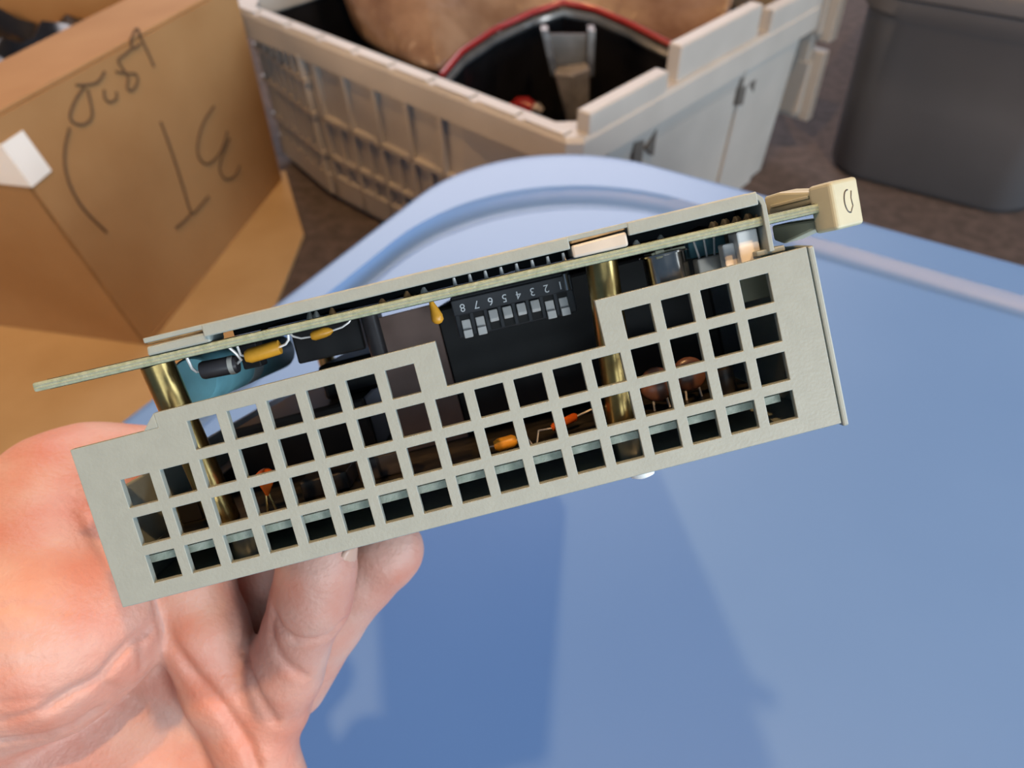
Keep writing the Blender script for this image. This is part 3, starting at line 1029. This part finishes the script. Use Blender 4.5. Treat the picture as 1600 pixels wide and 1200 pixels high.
c = low('bead_capacitor', mb, 'orange', smooth=True)
lead([(19.8, 16, -5.8), (23, 17, -5.4), (24.5, 17.5, -8)], 0.18, 'solder', c)
lead([(15.2, 14, -6.4), (12.6, 13, -6.0), (11.8, 12.6, -8)], 0.18, 'solder', c)
for (x, y) in ((34.8, 14), (41.2, 16)):
    mb = MB(K); mb.ellipsoid((x, y, -3.4), (3.1, 1.1, 3.1), 20, 12)
    c = low('disc_capacitor', mb, 'brown', smooth=True)
    lead([(x - 1.2, y, -5.8), (x - 1.4, y, -8)], 0.2, 'solder', c)
    lead([(x + 1.2, y, -5.8), (x + 1.4, y, -8)], 0.2, 'solder', c)
mb = MB(K); mb.tube([(46.5, 13, -8), (46.5, 13, -3.4), (46.5, 13, -3.0)], [1.7, 1.7, 1.3], 18); low('glass_diode', mb, 'black', smooth=True)
mb = MB(K); mb.box(-20.5, -12.2, 16, 22, -7.9, -3.8); c = low('relay_block', mb, 'diode', bevel=0.0004)
mb = MB(K); mb.box(-16.7, -16.2, 15.9, 16.1, -7.5, -4.0); mb.build('seam', M['black'], c)
mb = MB(K); mb.box(-30.5, -22, 14, 30, -7.9, -4.6); low('chip', mb, 'black', bevel=0.0003)
mb = MB(K); mb.box(-48.5, -20, 40, 120, -7.9, 4.6); low('transformer', mb, 'black', bevel=0.0008)
mb = MB(K); mb.box(-30, -15.5, 50, 120, 4.6, 12.4); low('transformer_coil', mb, 'black', bevel=0.001)
mb = MB(K); mb.box(-1.5, 54, 36, 140, -7.9, 18.6); low('shielded_box', mb, 'black', bevel=0.0008)
mb = MB(K); mb.box(-13.5, -0.9, 34, 35.5, -7.9, 19.6); low('ribbon_strip', mb, 'ribbon', bevel=0.0002)
mb = MB(K); mb.box(52.5, 59.5, 16, 17, 6.5, 13.8); low('tag_board', mb, 'cream', bevel=0.0003)
mb = MB(K); mb.box(-55, -51, 20, 60, -7.9, -3.0); low('chip', mb, 'black', bevel=0.0003)

# cream card handle clipped on the board corner, turned 40 degrees
H = empty('card_handle', (0, 0, 0))
H.parent = DEV
H.location = (66.4 * K, 1.6 * K, 19.4 * K)
H.rotation_euler = (0, TILT, math.radians(25))
# local -Y is the pale end face, +Y runs back along the fork arms
mb = MB(K)
mb.box(-2.9, 3.2, -2.0, 2.6, -3.75, 3.75)
mb.build('grip_block', M['cream'], H, bevel=0.0006, seg=3)
mb = MB(K)
mb.prism([(2.4, 3.0), (2.4, -0.1 + 1.2), (12.5, 0.7), (12.5, 4.1), (9.0, 4.2)], 'x', -2.3, 2.2)
mb.build('upper_jaw', M['cream'], H, bevel=0.0004)
mb = MB(K)
mb.prism([(2.4, -1.4), (12.0, -0.9), (12.0, -3.4), (10.0, -4.3), (2.4, -2.9)], 'x', -2.3, 2.2)
mb.build('lower_jaw', M['cream'], H, bevel=0.0004)
mb = MB(K)
mb.box(-2.7, -2.2, 3.0, 11, 2.0, 2.5)
mb.build('rib', M['cream'], H, bevel=0.0001)
# oval thumb mark on the end face
mb = MB(K)
pts = [(0.4 + 0.95 * math.cos(t), -2.02, 0.2 + 1.75 * math.sin(t)) for t in [math.pi * (0.45 + 1.1 * i / 14) for i in range(15)]]
mb.tube(pts, 0.11, 6)
mb.build('oval_mark', M['diode'], H)
mb = MB(K)
pts = [(1.3, -2.02, 1.7), (1.0, -2.02, 0.6), (1.15, -2.02, -0.6), (0.6, -2.02, -1.4)]
mb.tube(pts, 0.09, 6)
mb.build('oval_mark', M['diode'], H)

# ------------------------------------------------------------------ the hand
def cs_pt(px, py, z):      # camera-space millimetres (x right, y up, z away)
    return np.array([(px - 800) / FPX * z, (600 - py) / FPX * z, z])


def round_cone(P, a, b, r1, r2):
    out = np.full(P.shape[:3], 40.0, np.float32)
    m = max(r1, r2) + 16
    l_, h_ = np.minimum(a, b) - m, np.maximum(a, b) + m
    i0 = np.clip(((l_ - lo_) / HV).astype(int), 0, np.array(P.shape[:3]))
    i1 = np.clip(((h_ - lo_) / HV).astype(int) + 1, 0, np.array(P.shape[:3]))
    sl_ = tuple(slice(p, q) for p, q in zip(i0, i1))
    out[sl_] = np.minimum(round_cone_in(P[sl_], a, b, r1, r2), 40)
    return out


def round_cone_in(P, a, b, r1, r2):
    a, b = a.astype(np.float32), b.astype(np.float32)
    ba = b - a
    l2 = ba @ ba
    t = np.clip(((P - a) @ ba) / l2, 0, 1)
    q = P - a - t[..., None] * ba
    d = np.sqrt(np.einsum('...i,...i', q, q))
    return d - (r1 + (r2 - r1) * t)


def smin(a, b, k):
    h = np.clip(0.5 + 0.5 * (b - a) / k, 0, 1)
    return b + (a - b) * h - k * h * (1 - h)


def chain(P, pts, k=2.0):
    d = None
    for (x0, y0, z0, r0), (x1, y1, z1, r1) in zip(pts[:-1], pts[1:]):
        e = round_cone(P, cs_pt(x0, y0, z0), cs_pt(x1, y1, z1), r0, r1)
        d = e if d is None else smin(d, e, k)
    return d


def surface_nets(vol, org, h):
    ins = vol < 0
    nx, ny, nz = vol.shape
    acc = np.zeros((nx - 1, ny - 1, nz - 1, 3), np.float32)
    cnt = np.zeros((nx - 1, ny - 1, nz - 1), np.float32)
    corners = [(i, j, k) for i in (0, 1) for j in (0, 1) for k in (0, 1)]
    sl = lambda c: (slice(c[0], c[0] + nx - 1), slice(c[1], c[1] + ny - 1), slice(c[2], c[2] + nz - 1))
    for c in corners:
        for ax in range(3):
            if c[ax] == 1:
                continue
            d = list(c)
            d[ax] = 1
            va, vb = vol[sl(c)], vol[sl(d)]
            m = (va < 0) != (vb < 0)
            t = np.where(m, va / np.where(m, va - vb, 1), 0)
            cnt += m
            for q in range(3):
                acc[..., q] += np.where(m, c[q] + (t if q == ax else 0), 0)
    act = cnt > 0
    ids = np.full(act.shape, -1, np.int64)
    ids[act] = np.arange(act.sum())
    g = np.argwhere(act)
    V = (g + acc[act] / cnt[act][:, None]) * h + org
    F = []
    for ax in range(3):
        b, c = [(1, 2), (2, 0), (0, 1)][ax]
        s0 = [slice(1, -1)] * 3
        s1 = [slice(1, -1)] * 3
        s0[ax] = slice(0, -1)
        s1[ax] = slice(1, None)
        a0, a1 = ins[tuple(s0)], ins[tuple(s1)]
        e = np.argwhere(a0 != a1)
        flip = a0[a0 != a1]
        off = np.ones(3, int)
        off[ax] = 0
        e = e + off
        db, dc = np.zeros(3, int), np.zeros(3, int)
        db[b], dc[c] = 1, 1
        q = [ids[tuple((e - x).T)] for x in (db * 0, db, db + dc, dc)]
        q = np.stack(q, 1)
        q[~flip] = q[~flip][:, ::-1]
        F.append(q)
    return V, np.concatenate(F)


HV = 0.88
lo_ = np.array([-248.0, -248.0, 34.0])
hi_ = np.array([-8.0, 6.0, 240.0])
gx = [np.arange(lo_[i], hi_[i], HV, dtype=np.float32) for i in range(3)]
G = np.stack(np.meshgrid(*gx, indexing='ij'), -1)
# palm, heel and wrist
palm = chain(G, [(250, 1150, 196, 19), (330, 1215, 196, 14), (330, 1330, 200, 15)], 12)
palm = smin(palm, chain(G, [(120, 1190, 196, 25), (240, 1260, 202, 24), (160, 1400, 208, 26), (-502, 2171, 144, 25), (-3335, 4715, 65, 29)], 14), 14)
palm = smin(palm, chain(G, [(215, 1020, 192, 14), (250, 1150, 196, 17)], 8), 10)
palm = smin(palm, chain(G, [(20, 1120, 190, 26), (10, 1300, 200, 25), (-480, 2120, 146, 22)], 12), 14)
# thumb with its mound, running up behind the left end of the module
thumb = chain(G, [(-40, 1010, 168, 25), (70, 965, 167, 21), (72, 862, 178, 16.5), (92, 782, 187, 14), (150, 752, 194, 12.2), (225, 736, 198, 11)], 8)
palm = smin(palm, chain(G, [(215, 1020, 198, 14), (185, 900, 208, 12), (190, 830, 212, 11)], 6), 8)
thumb = smin(thumb, chain(G, [(90, 990, 166, 17), (160, 968, 168, 11)], 8), 9)
hand = smin(palm, thumb, 3.0)
# finger nearest the thumb: straight up behind the corner of the grille
fa = chain(G, [(425, 1230, 184, 8.5), (395, 1150, 181, 8.8), (352, 1070, 178, 9.2), (318, 985, 176, 9.2), (296, 900, 176, 8.8), (285, 830, 178, 8.2)], 3)
hand = smin(hand, fa, 2.6)
# folded finger whose pad carries the base plate
fb = chain(G, [(372, 1215, 190, 9.5), (420, 1100, 181, 8.8), (440, 1050, 177, 8.6), (458, 1012, 173, 8.1)], 3)
fb2 = chain(G, [(466, 985, 171, 7.9), (487, 935, 167, 7.9), (496, 885, 165, 7.5), (497, 868, 165, 7.2)], 3)
fb = smin(fb, fb2, 1.2)
hand = smin(hand, fb, 1.5)
# finger in the shade between them
fd = chain(G, [(440, 1030, 196, 8.2), (418, 950, 194, 7.8), (420, 900, 192, 7.6), (424, 870, 191, 7.2)], 2)
hand = smin(hand, fd, 1.2)
# last finger, its tip reaching out to the right under the base
fc = chain(G, [(455, 1065, 196, 9.0), (510, 970, 190, 8.6), (565, 900, 186, 8.2), (600, 868, 184, 7.8), (612, 858, 184, 7.4)], 2)
hand = smin(hand, fc, 1.2)
# little ridges of the mound and the web (raised folds)
hand = smin(hand, chain(G, [(240, 985, 184, 5), (262, 1050, 184, 6), (330, 1120, 186, 6)], 2), 6)
V, F = surface_nets(hand.astype(np.float32), lo_, HV)
del G, hand, palm, thumb, fa, fb, fb2, fc, fd

# relax a little, then press skin creases into the surface
me0 = bpy.data.meshes.new('hand_tmp')
from mathutils.bvhtree import BVHTree
bvh = BVHTree.FromPolygons([tuple(p) for p in V], [tuple(int(i) for i in f) for f in F])
# vertex normals
tri_n = np.cross(V[F[:, 2]] - V[F[:, 0]], V[F[:, 3]] - V[F[:, 1]])
Nn = np.zeros_like(V)
for q in range(4):
    np.add.at(Nn, F[:, q], tri_n)
Nn /= np.linalg.norm(Nn, axis=1)[:, None] + 1e-9
creases = [
    ([(236, 985), (205, 1006), (182, 1030), (160, 1058), (135, 1073), (112, 1083), (78, 1107)], 1.5, 1.6),
    ([(150, 1112), (112, 1137), (75, 1150), (30, 1157), (0, 1161)], 1.0, 1.6),
    ([(78, 1107), (40, 1118), (0, 1130)], 0.5, 1.2),
    ([(245, 930), (252, 965), (266, 1005), (300, 1052), (350, 1106), (390, 1168), (402, 1205)], 1.5, 1.5),
    ([(427, 958), (438, 985), (462, 1002), (490, 1003), (515, 996), (540, 970)], 1.1, 1.2),
    ([(425, 968), (424, 1000), (440, 1030), (462, 1050), (480, 1060)], 0.8, 1.2),
    ([(225, 1040), (222, 1010), (232, 990)], 0.8, 1.0),
    ([(165, 1072), (200, 1088), (225, 1110)], 0.7, 1.5),
    ([(0, 1045), (40, 1036), (90, 1034)], 0.35, 1.0),
    ([(0, 948), (60, 946), (110, 955)], 0.35, 1.0),
    ([(0, 1100), (50, 1095), (95, 1090)], 0.35, 1.0),
    ([(0, 1000), (50, 1002)], 0.3, 1.0),
    ([(275, 1085), (285, 1120), (310, 1160)], 0.7, 2.2),
    ([(130, 800), (150, 840), (172, 880)], 0.6, 1.6),
    ([(380, 1010), (388, 1045), (402, 1085), (432, 1132)], 1.0, 1.2),
]
for pts, dep, sig in creases:
    hits = []
    for (x0, y0), (x1, y1) in zip(pts[:-1], pts[1:]):
        for t in np.linspace(0, 1, 12, endpoint=False):
            d = Vector(cs_pt(x0 + (x1 - x0) * t, y0 + (y1 - y0) * t, 1.0)).normalized()
            h = bvh.ray_cast(Vector((0, 0, 0)), d)
            if h[0] is not None:
                hits.append(np.array(h[0]))
    if len(hits) < 2:
        continue
    hits = np.array(hits)
    bb0, bb1 = hits.min(0) - 5, hits.max(0) + 5
    sel = np.where(((V > bb0) & (V < bb1)).all(1))[0]
    if not len(sel):
        continue
    dmin = np.full(len(sel), 1e9)
    for h in hits:
        dmin = np.minimum(dmin, ((V[sel] - h) ** 2).sum(1))
    V[sel] -= Nn[sel] * (dep * np.exp(-dmin / (2 * sig * sig * 0.35)))[:, None]

Vm = V * 0.001
Vw = np.stack([Vm[:, 0], Vm[:, 2] * cp_ + Vm[:, 1] * sp_, CAMZ + Vm[:, 1] * cp_ - Vm[:, 2] * sp_], 1)
base = Vw.mean(0)
hand_root = empty('hand', base)
tag(hand_root, 'bare left hand, palm toward us, gripping the module from below', 'hand')
me = bpy.data.meshes.new('skin')
me.from_pydata((Vw - base).tolist(), [], F.tolist())
bm = bmesh.new()
bm.from_mesh(me)
for _ in range(1):
    bmesh.ops.smooth_vert(bm, verts=bm.verts, factor=0.5, use_axis_x=True, use_axis_y=True, use_axis_z=True)
bmesh.ops.recalc_face_normals(bm, faces=bm.faces)
bm.to_mesh(me)
bm.free()
me.shade_smooth()

sk = mat('skin', (0.54, 0.315, 0.255), 0.5, col2=(0.51, 0.205, 0.145), nscale=70, bump=0.4, bscale=900, sss=0.12, fac=(0.34, 0.66))
me.materials.append(sk)
ho = bpy.data.objects.new('skin', me)
COL.objects.link(ho)
ho.parent = hand_root


def c2w(px, py, z):
    return cam_pt(px, py, z * 0.001) - Vector(base)


# nails: thin curved plates on the tips
def nail(center, along, out, L, Wd):
    """center on the finger surface, along = finger direction, out = surface normal"""
    along = along.normalized()
    side = along.cross(out).normalized()
    out = side.cross(along).normalized()
    mb = MB()
    loops = []
    nu, nv = 7, 8
    vs, fs = [], []
    for j in range(nv + 1):
        v = j / nv * 2 - 1
        wv = Wd * (1 - 0.35 * max(0, abs(v) - 0.4) ** 2 * 4)
        for i in range(nu + 1):
            a = (i / nu * 2 - 1) * 0.95
            vs.append(tuple(center + along * (v * L) + side * (math.sin(a) * wv) + out * ((math.cos(a) - 1) * wv * 0.9 - 0.0004 * v * v)))
    for j in range(nv):
        for i in range(nu):
            k = j * (nu + 1) + i
            fs.append((k, k + 1, k + nu + 2, k + nu + 1))
    mb.add(vs, fs)
    o = mb.build('finger_nail', M['nail'], ho, smooth=True)
    md = o.modifiers.new('thick', 'SOLIDIFY')
    md.thickness = 0.0007
    return o


tip, mid_ = c2w(497, 868, 165), c2w(487, 935, 167)
al = tip - mid_
outw = Vector((0.98, -0.10, 0.10))
nail(c2w(497, 884, 165.5) + outw.normalized() * 0.0079, al, outw, 0.0052, 0.0056)
tip, mid_ = c2w(408, 900, 192), c2w(405, 955, 194)
outw = Vector((-0.75, -0.6, 0.25))
nail(c2w(416, 945, 194) + outw.normalized() * 0.0077, tip - mid_, outw, 0.0055, 0.0055)
